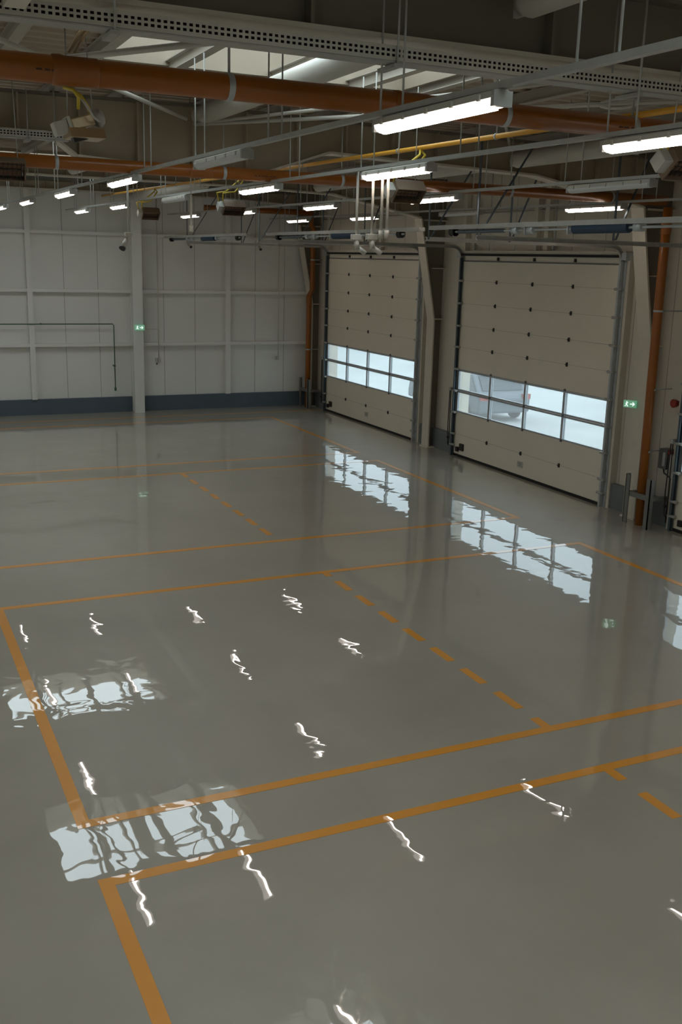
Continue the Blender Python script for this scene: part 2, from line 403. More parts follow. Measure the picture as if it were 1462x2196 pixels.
# ------------------------------------------------------------------ end wall frame
gi = 0
for z, l in [(.432, 'lowest'), (.768, 'middle'), (1.118, 'highest')]:
    g = MB().box(XL, 1.572, YB-.034, YB-.0015, z-.004, z+.016).box(1.63, XW, YB-.034, YB-.0015, z-.004, z+.016).build('wall_rail', 'panel_b')
    tag(g, '%s cream rail running across the far wall' % l, 'wall rail', 'horizontal rails on the far wall')
for x, l in [(.945, 'left of the big post'), (2.222, 'right of the big post'), (.30, 'out of view on the left'), (-.35, 'further out of view on the left'), (-1.0, 'third out of view on the left')]:
    g = MB().box(x-.016, x+.016, YB-.036, YB-.0015, .099, 1.37).build('wall_post', 'panel_b')
    tag(g, 'slim cream post on the far wall, %s' % l, 'wall post', 'slim posts on the far wall')
t = thing('end_wall_column', (1.60, YB-.06, 0), 'broad cream column reaching the floor at the far wall', 'column')
MB().box(1.568, 1.632, YB-.085, YB-.078, 0, 1.40).box(1.568, 1.632, YB-.012, YB-.005, 0, 1.40).build('flange', 'panel_b', t)
MB().box(1.596, 1.604, YB-.078, YB-.012, 0, 1.40).build('web', 'steel', t)
# posts and rails above the doors on the right wall
for yc, l in [(4.60, 'left of the big door header'), (3.985, 'over the middle of the big door'), (3.90, 'second over the middle of the big door'), (6.3, 'over the far door at the corner'), (5.62, 'over the middle of the far door'), (5.55, 'second over the middle of the far door')]:
    tag(MB().box(2.835, XW-.0015, yc-.014, yc+.014, 1.06, 1.43).build('wall_post', 'steel'), 'cream post above a door, %s' % l, 'wall post', 'posts above the sectional doors')

# ================================================================== SECTIONAL DOORS
BZ = [0.012, .119, .2335, .348, .4625, .577, .6865, .801, .9155, 1.012]
def door(idx, y0, y1, label, xe, detail=True):
    yc = (y0+y1)/2; X = 2.828
    t = thing('door_%d' % idx, (X, yc, 0), label, 'sectional door'); t['kind'] = 'structure'
    w = y1-y0; hy = [y1-.314, y1-.612, y1-.914]
    for k in range(9):
        z0, z1 = BZ[k], BZ[k+1]
        if k in (2, 3):
            fr = .010; top = z1-(.011 if k == 3 else .009); b0 = z0+(.008 if k == 2 else .009)
            m = MB(); m.box(X, X+.012, y0, y1, z0+.0006, b0).box(X, X+.012, y0, y1, top, z1-.0006)
            m.box(X, X+.012, y0, y0+fr, b0, top).box(X, X+.012, y1-fr, y1, b0, top)
            for y in hy: m.box(X-.003, X+.012, y-.0075, y+.0075, b0, top)
            f = m.build('window_frame', 'alu', t)
            e = [y0+fr]+[v for y in sorted(hy) for v in (y-.0075, y+.0075)]+[y1-fr]
            for q in range(0, len(e), 2):
                MB().box(X+.004, X+.008, e[q], e[q+1], b0, top).build('pane', 'pane', f)
        else:
            MB().box(X, X+.012, y0, y1, z0, z1).build('door_section', 'door', t)
    for z in [.119, .577, .6865, .801, .9155]: MB().box(X-.0006, X+.001, y0+.002, y1-.002, z-.0007, z+.0007).build('section_joint', 'seam', t)
    MB().box(X-.002, X+.014, y0, y1, .0, .013).build('bottom_seal', 'rubber', t)
    # hinges on the section joints
    proto = None
    for z in [.119, .577, .6865, .801, .9155]:
        for y in hy:
            MB().box(X-.005, X, y-.0045, y+.0045, z-.009, z+.009).cyl((X-.006, y-.006, z), (X-.006, y+.006, z), .0025, 8).build('hinge', 'black', t)
    for z in [.2335, .348, .4625]:
        for y in hy: MB().box(X-.005, X, y-.005, y+.005, z-.005, z+.006).build('hinge', 'greybox', t)
    # header strip, seal and its studs
    MB().box(X-.004, XW, y0-.01, y1+.01, 1.0112, 1.0165).build('top_seal', 'greybox', t)
    MB().box(X+.004, XW-.001, y0, y1, 1.0165, 1.044).build('header_panel', 'door', t)
    MB().box(X-.014, X+.004, y0-.012, y1+.012, 1.0405, 1.0515).build('header_seal', 'rubber', t)
    MB().box(X-.006, XW-.001, y0-.02, y1+.02, 1.0505, 1.066).build('header_beam', 'steel', t)
    for y in hy: MB().box(X-.006, X+.004, y-.004, y+.004, 1.019, 1.034).build('stud', 'black', t)
    # side frames
    for s, yy_ in ((1, y1), (-1, y0)):
        a, b = sorted((yy_, yy_+s*.042)); MB().box(X+.002, XW-.0005, a, b, .0, 1.05).build('side_frame', 'steel', t)
    # tracks: vertical, bend and horizontal run
    R_ = .055; zt = 1.085
    for s, yy_ in ((1, y1+.010), (-1, y0-.010)):
        pts = [(X-.012, yy_, .0), (X-.012, yy_, zt-R_)]
        pts += [(X-.012-R_+R_*math.cos(a), yy_, zt-R_+R_*math.sin(a)) for a in [PI/2*k/8 for k in range(1, 9)]]
        pts.append((xe+.10, yy_, zt))
        def channel(pp):
            m = MB()
            for p, q in zip(pp, pp[1:]):
                p = Vector(p); q = Vector(q); d = (q-p).normalized(); nrm = Vector((-d.z, 0, d.x))
                c = (p+q)/2; L_ = (q-p).length/2+.0012
                m.obox(c, d*L_, Vector((0, .0018, 0)), nrm*.0065)
                for e_ in (-1, 1): m.obox(c+nrm*e_*.0065-Vector((0, s*.004, 0)), d*L_, Vector((0, .0055, 0)), nrm*.0012)
            return m
        channel(pts[:2]).build('guide_track', 'track' if s == 1 else 'galv', t, label='guide track, shade put into its dark blue grey colour' if s == 1 else 'galvanised guide track')  # left track's shaded side is put into a darker steel colour
        channel(pts[1:]).build('overhead_track', 'galv_m', t)
        MB().box(X-.002, X+.001, min(yy_, yy_+s*.016), max(yy_, yy_+s*.016), 0, 1.03).build('track_angle', 'galv', t)
        for z in [.06]+BZ[1:9]:
            ya, yb = sorted((yy_-s*.022, yy_+s*.012))
            MB().box(X-.020, X-.002, ya, yb, z-.004, z+.004).cyl((X-.016, yy_-s*.026, z), (X-.016, yy_+s*.004, z), .006, 8).build('roller_bracket', 'galv_m', t)
        # hangers of the horizontal run
        for hx in (xe+.105, xe+(.67 if idx == 3 else .46)):
            MB().bar((hx, yy_+s*.006, zt), (hx, yy_+s*.006, 1.40), .009, .003).build('track_hanger', 'track', t)
            MB().bar((hx+.01, yy_+s*.006, zt+.01), (hx+(.20 if hx < xe+.2 else .13), yy_+s*.006, 1.38), .009, .003).build('diagonal_hanger', 'track', t)
        MB().box(X-.02, XW, min(yy_, yy_+s*.03), max(yy_, yy_+s*.03), 1.03, 1.06).build('corner_plate', 'galv', t)
    # balancing assembly at the rear end of the tracks
    zb = zt+.018
    MB().box(xe-.012, xe+.012, y0-.15, y1+.13, zb+.004, zb+.017).build('shaft_rail', 'galv_m', t, label='long pale carrier rail')
    MB().cyl((xe, y0-.02, zb-.004), (xe, y1+.02, zb-.004), .0035, 10).build('shaft', 'galv', t)
    def spring(ya, yb, rr=.0125, mm_='blue'):
        m = MB(); n = max(6, int((yb-ya)/.006)); prof = []
        for k in range(n): q = (yb-ya)*k/n; prof += [(q, rr), (q+(yb-ya)/n*.5, rr*1.12)]
        prof.append((yb-ya, rr)); m.lathe((xe, ya, zb-.004), (0, 1, 0), prof, 14); m.build('torsion_spring', mm_, t)
    spring(yc-.24, yc-.02); spring(y1-.30, y1-.04, .0055, 'track')
    for y in (y0+.005, y1-.012):
        MB().lathe((xe, y-.010, zb-.004), (0, 1, 0), [(0, .014), (.003, .014), (.005, .011), (.018, .011), (.020, .014), (.023, .014)], 18).build('cable_drum', 'black', t)
    for y in (yc-.29, yc+.16, yc+.24): MB().lathe((xe, y, zb-.004), (0, 1, 0), [(0, .011), (.028, .011)], 12).build('shaft_coupling', 'galv', t)
    for y in (yc, yc+.20, y0+.02, y1-.02): MB().box(xe-.008, xe+.008, y-.002, y+.002, zb-.018, zb+.007).build('bearing_plate', 'galv', t)
    # lock, label plate
    MB().box(X-.010, X, y1-.098, y1-.064, .038, .074).build('lock_box', 'black', t)
    MB().box(X-.012, X, y1-.050, y1-.030, .028, .052).build('bottom_bracket', 'black', t)
    pl = MB().box(X-.003, X, yc-.022, yc+.022, .050, .080).build('label_plate', 'white', t)
    m = MB()
    for k in range(3): m.box(X-.0036, X-.003, yc-.014, yc+.014, .058+k*.007, .0605+k*.007)
    m.build('plate_line', 'greybox', pl)
    return t
door(1, *DOORS[0], 'far cream sectional door nearest the end wall with bright sky panes', 1.76)
door(2, *DOORS[1], 'large cream sectional door in the right middle with two rows of panes', 1.80)
door(3, *DOORS[2], 'sectional door cut off by the right edge of the picture', 1.75)
door(4, *DOORS[3], 'sectional door beside the camera out of view', 1.75)
door(5, *DOORS[4], 'sectional door behind the camera out of view', 1.75)
for a, b in DOORS: portal('door_window_portal', (2.85, (a+b)/2, .348), (0, PI/2, 0), .215, b-a-.02)

# ================================================================== FLOOR MARKINGS
LX0, LX1, LW = .289, 2.358, .024
h = .0006
def outline(y0, y1, label, x1=LX1):
    m = MB(); a = LW/2
    m.box(LX0-a, LX0+a, y0-a, y1+a, .0001, h).box(LX0+a, x1-a, y1-a, y1+a, .0001, h).box(LX0+a, x1-a, y0-a, y0+a, .0001, h).box(x1-a, x1+a, y0-a, y1+a, .0001, h)
    tag(m.build('bay_outline', 'line'), label, 'floor marking', 'orange bay outlines on the floor')
outline(4.795, 6.075, 'orange bay outline in front of the far door, farthest of the four')
outline(3.305, 4.562, 'orange bay outline with dashes in front of the large door')
outline(1.662, 2.898, 'orange bay outline whose near left corner lies at left in the picture')
outline(.22, 1.472, 'orange bay outline nearest the camera, running out of the frame')
tag(MB().box(-1.5, 2.83, 6.29, 6.31, .0001, h).build('floor_line', 'line'), 'single orange line running along the far wall', 'floor marking')
def dashes(y0, y1, phase, label):
    t = thing('dashed_line', (1.314, (y0+y1)/2, 0), label, 'floor marking', 'orange dashed centre lines')
    k = -40
    while k < 60:
        a = phase+.1535*k; b = a+.098; a2, b2 = max(a, y0+.012), min(b, y1-.012)
        if b2-a2 > .02: MB().box(1.314-.0115, 1.314+.0115, a2, b2, .0001, h).build('dash', 'line', t)
        k += 1
dashes(1.662, 2.898, 1.776, 'dashed orange line splitting the bay in the middle of the floor')
dashes(3.305, 4.562, 3.39, 'dashed orange line splitting the bay before the large door')
dashes(.22, 1.472, 1.263, 'dashed orange line leaving the picture at lower right')

# ================================================================== ORANGE DRAIN PIPES
def drain(y, zc, r, x0, x1, label, clamps, joints, prints=()):
    t = thing('drain_pipe', ((x0+x1)/2, y, zc-r), label, 'pipe', 'orange drain pipes under the roof')
    MB().cyl((x0, y, zc), (x1, y, zc), r, 28).build('pipe', 'orange', t)
    for x in joints: MB().lathe((x-.03, y, zc), (1, 0, 0), [(0, r*1.02), (.002, r*1.1), (.012, r*1.13), (.018, r*1.06), (.065, r*1.06), (.067, r*1.01)], 28).build('pipe_socket', 'orange_d', t)
    for x in clamps:
        c = MB().lathe((x-.005, y, zc), (1, 0, 0), [(0, r*1.0), (.0005, r*1.05), (.0095, r*1.05), (.010, r*1.0)], 28).build('pipe_clamp', 'galv', t)
        MB().cyl((x, y, zc+r*1.02), (x, y, ZR-.04), .0022, 8).build('hanger_rod', 'galv_m', c)
    for x in prints:
        q = x
        for k in range(6):
            L_ = .006+.006*random.random()
            MB().obox((q, y-r*math.cos(-.2)*1.003, zc+r*math.sin(-.2)), (L_/2, 0, 0), (0, .0005, 0), (0, 0, .0014)).build('print_mark', 'ink', t)
            q += L_+.004
drain(1.60, 1.257, .0195, -1.2, 2.60, 'thick orange drain pipe nearest the camera across the top of the picture', [.545, 1.055, 1.34, 1.9, -.2], [.305, .86, 2.2], [.255, .93, 1.30, 1.42])
drain(3.00, 1.243, .0180, -1.2, 2.70, 'second orange drain pipe crossing in front of the deepened beam', [.52, 1.005, 1.39, 2.02, 2.45], [.93, 1.62], [1.10])
drain(6.36, 1.300, .0180, 2.0, 2.74, 'short orange drain pipe high in the far corner', [2.3], [])
# vertical downpipes
def vpipe(pts, r, label, clamps, joints):
    t = thing('downpipe', (pts[-1][0], pts[-1][1], 0), label, 'pipe', 'orange downpipes on the door wall')
    MB().tube(pts, r, 22).build('pipe', 'orange', t)
    for x, y, z in joints: MB().lathe((x, y, z), (0, 0, 1), [(0, r*1.02), (.003, r*1.12), (.045, r*1.12), (.052, r*1.16), (.06, r*1.02)], 22).build('pipe_socket', 'orange_d', t)
    for x, y, z in clamps:
        MB().lathe((x, y, z-.004), (0, 0, 1), [(0, r), (.0005, r*1.07), (.0075, r*1.07), (.008, r)], 22).cyl((x+r, y, z), (XW-.004, y, z), .0022, 8).build('pipe_clamp', 'galv', t)
vpipe([(2.735, 3.02, 1.222), (2.735, 3.02, 1.0), (2.752, 3.035, .5), (2.765, 3.04, 0)], .0175, 'orange downpipe behind the guard frame right of the large door', [(2.741, 3.025, .845), (2.753, 3.035, .545), (2.76, 3.038, .30)], [(2.735, 3.02, 1.125)])
vpipe([(2.74, 6.36, 1.282), (2.76, 6.43, 1.24), (2.79, 6.45, 1.2), (2.79, 6.45, .80), (2.768, 6.45, .765), (2.768, 6.45, 0)], .0175, 'orange downpipe with an offset bend in the far right corner', [(2.79, 6.45, 1.0), (2.768, 6.45, .4)], [(2.768, 6.45, .70)])
def guard(x, ya, yb, label):
    t = thing('pipe_guard', (x+.03, (ya+yb)/2, 0), label, 'guard frame', 'grey guard frames around the downpipes')
    for y in (ya, yb): MB().box(x, x+.004, y-.012, y+.012, 0, .20).box(x, x+.02, y+(.008 if y == yb else -.012), y+(.012 if y == yb else -.008), 0, .20).build('leg', 'guard', t)
    MB().box(x+.004, x+.018, ya, yb, .112, .132).box(x+.004, XW-.03, ya-.010, ya+.006, .112, .128).box(x+.004, XW-.03, yb-.006, yb+.010, .112, .128).build('rail', 'guard', t)
guard(2.735, 2.975, 3.095, 'grey steel guard frame at the foot of the right downpipe')
guard(2.738, 6.385, 6.515, 'grey steel guard frame at the foot of the corner downpipe')

# ================================================================== CABLE TRAYS
def tray(y, z0, z1, x0, x1, label, hang=()):
    t = thing('cable_tray', ((x0+x1)/2, y, z0), label, 'cable tray')
    m = MB(); hh = z1-z0; p = .0088
    for u, v in ((0, .27), (.45, .59), (.77, 1)): m.box(x0, x1, y-.0008, y+.0008, z0+hh*u, z0+hh*v)
    x = x0; n = 0
    while x < x1 and n < 260:
        for u, v in ((.27, .45), (.59, .77)): m.box(x, x+.0036, y-.0008, y+.0008, z0+hh*u, z0+hh*v)
        x += p; n += 1
    m.build('side_wall', 'galv_l', t)
    MB().box(x0, x1, y-.001, y+.030, z0-.0025, z0-.0005).build('bottom_sheet', 'galv_m', t)
    for k, (cy, cz) in enumerate(((.012, .27), (.013, .74))): MB().cyl((x0, y+cy, z0+hh*cz), (x1, y+cy, z0+hh*cz), .0052, 10).build('cable', 'rubber', t)
    for x in hang:
        MB().cyl((x, y-.004, z0-.008), (x, y-.004, 1.43), .0016, 8).box(x-.006, x+.006, y-.006, y+.05, z0-.009, z0-.004).build('hanger_rod', 'galv_m', t)
tray(1.425, 1.288, 1.309, .10, 1.62, 'perforated steel cable tray running below the nearest roof beam', [.328, .745, 1.2, 1.55])
tray(3.02, 1.305, 1.325, -.4, .56, 'perforated cable tray end above the second orange pipe at left', [.1, .45])

# ================================================================== LIGHT RAILS AND LAMPS
def zrow(y): return 1.192+.0075*(y-1.3)
def rail(x, y0, y1, label, dz=0):
    t = thing('lamp_rail', (x, (y0+y1)/2, zrow(3)+.012), label, 'lamp rail', 'lamp rails hung along the hall')
    MB().bar((x, y0, zrow(y0)+.022+dz), (x, y1, zrow(y1)+.022+dz), .011, .008).build('rail', 'galv_m', t)
    y = y0+.25
    while y < y1:
        for e in (0, .07): MB().cyl((x, y+e, zrow(y)+.024+dz), (x, y+e, ZR-.038), .0016, 6).build('hanger_rod', 'galv_m', t)
        y += .47
LROWS = [(.729, -1.7, 6.4, 'first lamp rail, running from upper right to the far left'), (1.156, -1.7, 6.4, 'second lamp rail from the left'), (1.78, -1.7, 6.4, 'third lamp rail from the left'), (2.46, -1.7, 6.4, 'lamp rail closest to the doors')]
for r_ in LROWS: rail(*r_)
def lamp_proto(lit):
    t = thing('ceiling_lamp', (0, 0, 0), 'x', 'lamp', 'ceiling batten lamps under the rails')
    Lh = .162
    m = MB()
    m.prism([(-.014, .006), (.014, .006), (.012, .014), (.006, .0165), (-.006, .0165), (-.012, .014)], 'y', -Lh, Lh)
    for k in range(5):
        for s in (-1, 1): m.box(s*.0145-.0015, s*.0145+.0015, -Lh+.03+k*.066-.003, -Lh+.03+k*.066+.003, .0045, .012)
    m.build('housing', 'white', t)
    n = 7; poly = [(.0138*math.cos(PI+PI*k/n), .006+.0115*math.sin(PI+PI*k/n)) for k in range(n+1)]
    MB().prism(poly, 'y', -Lh+.004, Lh-.004).build('diffuser', 'tube' if lit else 'tube_off', t, label='lit diffuser' if lit else 'unlit diffuser')
    if lit: MB().box(-.0035, .0035, -Lh+.012, Lh-.012, -.0068, -.0052).build('led_strip', 'strip', t, label='glowing strip')
    MB().box(-.0135, .0135, -Lh-.003, -Lh+.004, -.004, .014).build('end_cap', 'galv_m', t)
    MB().box(-.0135, .0135, Lh-.004, Lh+.003, -.004, .014).build('end_cap', 'galv_m', t)
    return t
pro = {True: lamp_proto(True), False: lamp_proto(False)}
used = {True: False, False: False}
def place_lamp(x, y, lit, label, dz=0):
    loc = Vector((x, y, zrow(y)+dz))
    if not used[lit]:
        o = pro[lit]; o.location = loc*S; o['label'] = label; used[lit] = True
    else: o = clone(pro[lit], loc, label)
    o['_o'] = tuple(loc)
RY = [1.275, 2.19, 3.10, 4.04, 5.00, 5.92]
ordn = ['nearest', 'second', 'third', 'fourth', 'fifth', 'farthest']
spec = [(.729, [1, 0, 1, 1, 1, 1], 'first rail'), (1.156, [1, 1, 1, 0, 1, 1], 'second rail'), (1.78, [1, 0, 1, 1, 1, 1], 'third rail'), (2.46, [1, 1, 1, 0, 1, 1], 'rail beside the doors')]
for x, on, nm in spec:
    for y, s, od in zip(RY, on, ordn):
        place_lamp(x, y, bool(s), '%s batten lamp, %s of its row on the %s from the left' % ('lit' if s else 'unlit', od, nm) if x < 2 else '%s batten lamp, %s of its row on the rail beside the doors' % ('lit' if s else 'unlit', od))
    for y, od in ((.36, 'over the camera'), (-.55, 'first behind the camera'), (-1.45, 'second behind the camera')):
        place_lamp(x, y, True, 'lit batten lamp %s on the %s' % (od, nm))
for x in (-.5, -1.2, -1.9, -2.6):  # extra lamp rows beyond the left edge, added for more light
    rail(x, -1.7, 6.4, 'added lamp rail out of view, %.1f m left of the camera' % (-x*S))
    for y in (.36, 2.19, 4.04, 5.92): place_lamp(x, y, True, 'lit batten lamp added for light out of view, %.1f m left of the camera, %.0f m ahead' % (-x*S, y*S))

# ================================================================== GAS PIPE AND HEATERS
def gas(p, q, label, hooks):
    t = thing('gas_pipe', (Vector(p)+Vector(q))/2, label, 'pipe', 'yellow gas pipes under the roof')
    MB().cyl(p, q, .0058, 12).build('pipe', 'yellow', t)
    p = Vector(p); q = Vector(q)
    for f in hooks:
        c = p+(q-p)*f
        MB().cyl(c, (c.x, c.y, ZR-.038), .0016, 6).lathe(c-Vector((0, .003, 0)), (0, 1, 0), [(0, .0062), (.001, .0075), (.006, .0075), (.007, .0062)], 12).build('pipe_hanger', 'galv_m', t)
gas((1.355, .3, 1.2645), (1.33, 6.2, 1.332), 'long yellow gas pipe rising to the right between the lamp rails', [.16, .245, .30, .38, .49, .62, .74])
tag(MB().box(.187, .213, -.6, 1.405, 1.292, 1.310).build('cable_trunking', 'steel'), 'cream cable trunking cutting the upper left corner of the picture', 'trunking')
def heater(x, y, z, label, top, s=.8, tilt=.85, yaw=0.0, away=False):
    t = thing('radiant_heater', (x, y, z-.02), label, 'heater', 'gas radiant heaters under the roof')
    c = Vector((x, y, z)); ux = Vector((math.cos(yaw), math.sin(yaw), 0)); hz = Vector((ux.y, -ux.x, 0))*(-1 if away else 1)
    fx = (hz*math.cos(tilt)+Vector((0, 0, -math.sin(tilt)))).normalized(); uz = ux.cross(fx).normalized()
    # hood: frame of four sloping shields
    m = MB()
    m.obox(c-fx*.012, fx*.006, ux*.046*s, uz*.026*s)
    m.build('burner_body', 'greybox', t)
    m = MB()
    for a in (-1, 1):
        m.obox(c+uz*a*.029*s+fx*.004, fx*.016, ux*.052*s, uz*.0014)
        m.obox(c+ux*a*.051*s+fx*.004, fx*.016, ux*.0014, uz*.030*s)
    m.build('reflector_shield', 'shield', t)
    m = MB()
    for a in (-.5, .5): m.obox(c+uz*a*.026*s-fx*.003, fx*.002, ux*.044*s, uz*.011*s)
    m.build('ceramic_burner', 'ceramic', t)
    m = MB()
    for k in range(-3, 4): m.obox(c+ux*k*.0135*s+fx*.010, fx*.0006, ux*.0007, uz*.028*s)
    for k in (-1, 0, 1): m.obox(c+uz*k*.018*s+fx*.010, fx*.0006, ux*.048*s, uz*.0007)
    m.build('guard_grid', 'black', t)
    b = MB().obox(c-ux*.064*s, fx*.014, ux*.013*s, uz*.018*s).build('gas_valve_box', 'galv_m', t, bevel=.001)
    T_ = Vector(top); a0 = c-ux*.06*s+Vector((0, 0, .018))
    for dx in (-.008, .008):
        mid = (a0+T_)/2; sag = Vector((dx*2.2-.012, -.035, -.012))
        MB().tube([a0+Vector((dx, 0, 0)), a0+Vector((dx*1.5-.01, -.02, .03)), mid+sag, T_+Vector((dx, -.012, -.015)), T_], .0032, 8).build('gas_hose', 'hose', t)
    for e in (-.035, .035): MB().cyl(c+ux*e*s-fx*.012, Vector((x+e*.6, y, ZR-.04)), .0012, 6).build('hanging_wire', 'galv_m', t)
heater(1.31, 2.42, 1.180, 'radiant heater with a gridded face hanging near the picture centre', (1.345, 2.42, 1.285))
heater(1.31, 3.80, 1.186, 'radiant heater hanging left of the V shaped lamp hangers', (1.340, 3.80, 1.30))
heater(1.31, 5.03, 1.199, 'small radiant heater farthest away near the broad end wall column', (1.335, 5.03, 1.315))
heater(1.33, 1.44, 1.182, 'radiant heater cut by the right edge beside the orange pipes', (1.35, 1.44, 1.273))
t = thing('radiant_heater', (.318, 1.63, 1.175), 'radiant heater seen from behind, hanging at upper left under the nearest orange pipe', 'heater', 'gas radiant heaters under the roof')
hd = Vector((.078, .010, .026)).normalized(); hs = Vector((0, 1, 0)); hu = hd.cross(hs)*-1
hc = Vector((.318, 1.63, 1.190))
MB().obox(hc-hd*.030, hd*.0105, hs*.014, hu*.0100).build('gas_valve_box', 'galv_l', t, bevel=.001)
MB().obox(hc-hd*.0165, hd*.0025, hs*.0165, hu*.0125).build('end_plate', 'white', t)
MB().obox(hc+hd*.004, hd*.018, hs*.016, hu*.0085).build('burner_body', 'tan', t, bevel=.002)
MB().prism([(1.612, 1.182), (1.648, 1.182), (1.660, 1.168), (1.600, 1.168)], 'x', .300, .352).build('reflector_shield', 'tan', t)
MB().obox(hc-hd*.006+hu*.0165, hd*.012, hs*.010, hu*.0085).build('ignition_box', 'black', t, bevel=.001)
MB().lathe(hc+hd*.024, hd, [(0, .009), (.004, .0125), (.010, .0135), (.014, .011), (.016, .006)], 16).build('fan_housing', 'galv_m', t)
MB().tube([(.297, 1.625, 1.238), (.306, 1.60, 1.232), (.313, 1.60, 1.222), (.314, 1.61, 1.208)], .0026, 8).build('gas_hose', 'hose', t)
MB().tube([(.306, 1.625, 1.238), (.318, 1.605, 1.225), (.328, 1.61, 1.212), (.336, 1.625, 1.200)], .0026, 8).build('gas_hose', 'hose', t)
MB().tube([(.311, 1.63, 1.240), (.322, 1.60, 1.215), (.335, 1.60, 1.196), (.345, 1.61, 1.192)], .0018, 8).build('white_cable', 'white', t)
for e in (-.02, .022): MB().cyl(hc+hd*e+hu*.008, (hc.x+e*.5, 1.66, ZR-.04), .0010, 6).build('hanging_wire', 'galv_m', t)
heater(.355, 2.74, 1.200, 'radiant heater cut by the left edge near the second orange pipe', (.31, 2.70, 1.30), tilt=.4)
# tied gas hoses above the first pipe
t = thing('hose_bundle', (.315, 1.60, 1.28), 'pair of tan gas hoses tied together above the nearest orange pipe', 'hose')
for dx in (0, .008): MB().tube([(.300+dx, 1.592, 1.283), (.307+dx, 1.55, 1.30), (.316+dx, 1.52, 1.310), (.320+dx, 1.462, 1.312)], .0032, 8).build('hose', 'tan', t)
MB().tube([(.318, 1.466, 1.311), (.335, 1.462, 1.311), (.362, 1.462, 1.309)], .004, 8).build('yellow_fitting', 'yellow', t)
MB().obox((.3125, 1.53, 1.309), (.010, 0, 0), (0, .003, .0015), (0, -.002, .005)).build('cable_tie', 'white', t)

# ================================================================== POWER DROPS, CAMERAS
def drop(x, y, zt, zb, label, box=True, cam_=False, plug=False):
    t = thing('power_drop', (x, y, zb-.02), label, 'power drop', 'vertical service drops')
    MB().cyl((x, y, zt), (x, y, zb), .0036, 8).build('conduit', 'white', t)
    if x < 1.1: MB().cyl((x, y, zt-.005), (x, y, ZR-.001), .0016, 6).build('hanger_rod', 'galv_m', t)
    if box: MB().box(x-.013, x+.013, y-.008, y+.008, zb-.012, zb+.002).build('junction_box', 'white', t, bevel=.0015)
    else: MB().cyl((x, y, zb-.012), (x, y, zb+.008), .006, 10).build('socket_end', 'white', t)
    if plug:
        MB().cyl((x, y, zb-.012), (x+.002, y-.004, zb-.034), .007, 10).build('socket', 'white', t)
        MB().cyl((x+.004, y, zb-.03), (x+.022, y-.012, zb-.045), .0065, 10).build('plug', 'white', t)
drop(.90, 3.77, 1.25, 1.077, 'white service pole carrying a camera in front of the end wall column')
drop(.97, 3.22, 1.19, 1.088, 'slim white service pole ending in a small socket', box=False)
drop(1.1625, 2.41, 1.224, 1.064, 'leftmost white service drop of the four near the centre, with plug', plug=True)
drop(1.164, 2.325, 1.224, 1.064, 'second white service drop of the four near the centre, with plug', plug=True)
drop(1.164, 2.275, 1.224, 1.066, 'third white service drop of the four near the centre', box=False)
drop(1.164, 2.245, 1.224, 1.066, 'rightmost white service drop of the four near the centre', box=False)
def camera_(p, d, label, s=1.0):
    t = thing('security_camera', Vector(p)-Vector((0, 0, .02*s)), label, 'security camera')
    p = Vector(p); d = Vector(d).normalized()
    MB().lathe(p-d*.018*s, d, [(0, .006*s), (.002*s, .008*s), (.03*s, .009*s)], 14).build('housing', 'white', t)
    MB().lathe(p+d*.012*s, d, [(0, .0095*s), (.006*s, .0095*s)], 14).build('lens_hood', 'black', t)
    MB().tube([p-d*.010*s, p-d*.010*s+Vector((.004, 0, .022*s))]+([Vector((p.x+.004, YB+.0, p.z+.03))] if p.y > 6 else [Vector((.90, 3.77, 1.066))]), .0035*s, 8).build('mount', 'white', t)
camera_((.885, 3.77, 1.037), (-.55, -.4, -.75), 'white camera with dark lens hood below the service pole', 1.25)
camera_((1.955, 6.53, 1.068), (.5, -.7, -.6), 'small camera high on the far wall, left of two', .95)
camera_((2.44, 6.53, 1.068), (.1, -.7, -.8), 'small camera high on the far wall, right of two', .95)

# ================================================================== WALL FITTINGS
# green pipe on the end wall
y = YB-.041
tag(MB().tube([(-1.5, y, .569), (1.444, y, .569), (1.452, y, .561), (1.452, y, .15)], .0032, 8).lathe((1.452, y, .142), (0, 0, 1), [(0, .004), (.002, .007), (.02, .007), (.022, .004)], 10).box(1.446, 1.458, y-.002, YB-.001, .300, .306).box(1.0, 1.006, y, YB-.001, .565, .573).build('green_pipe', 'green'),
    'thin dark green pipe crossing the end wall and dropping at its right end', 'pipe')
# conduit with sockets
t = thing('wall_conduit', (1.742, YB-.004, .30), 'pale conduit running down the far wall to a pair of sockets', 'conduit')
MB().tube([(1.742, YB-.041, 1.36), (1.742, YB-.041, .79), (1.742, YB-.041, .35)], .0036, 8).build('conduit', 'panel', t)
MB().box(1.632, 1.742, YB-.044, YB-.038, .532, .538).build('branch', 'panel', t)
MB().box(1.728, 1.742, YB-.012, YB, .318, .345).box(1.746, 1.762, YB-.012, YB, .318, .345).build('socket', 'white', t)
MB().box(1.730, 1.739, YB-.018, YB-.012, .302, .316).build('socket_flap', 'greybox', t)
t = thing('wall_conduit', (2.582, YB-.004, .30), 'thin pale conduit with one small socket near the corner', 'conduit')
MB().cyl((2.582, YB-.041, 1.36), (2.582, YB-.041, .345), .003, 8).build('conduit', 'panel', t)
MB().box(2.575, 2.589, YB-.044, YB-.003, .322, .345).build('socket', 'white', t)
for yc, l in ((2.0, 0),): pass
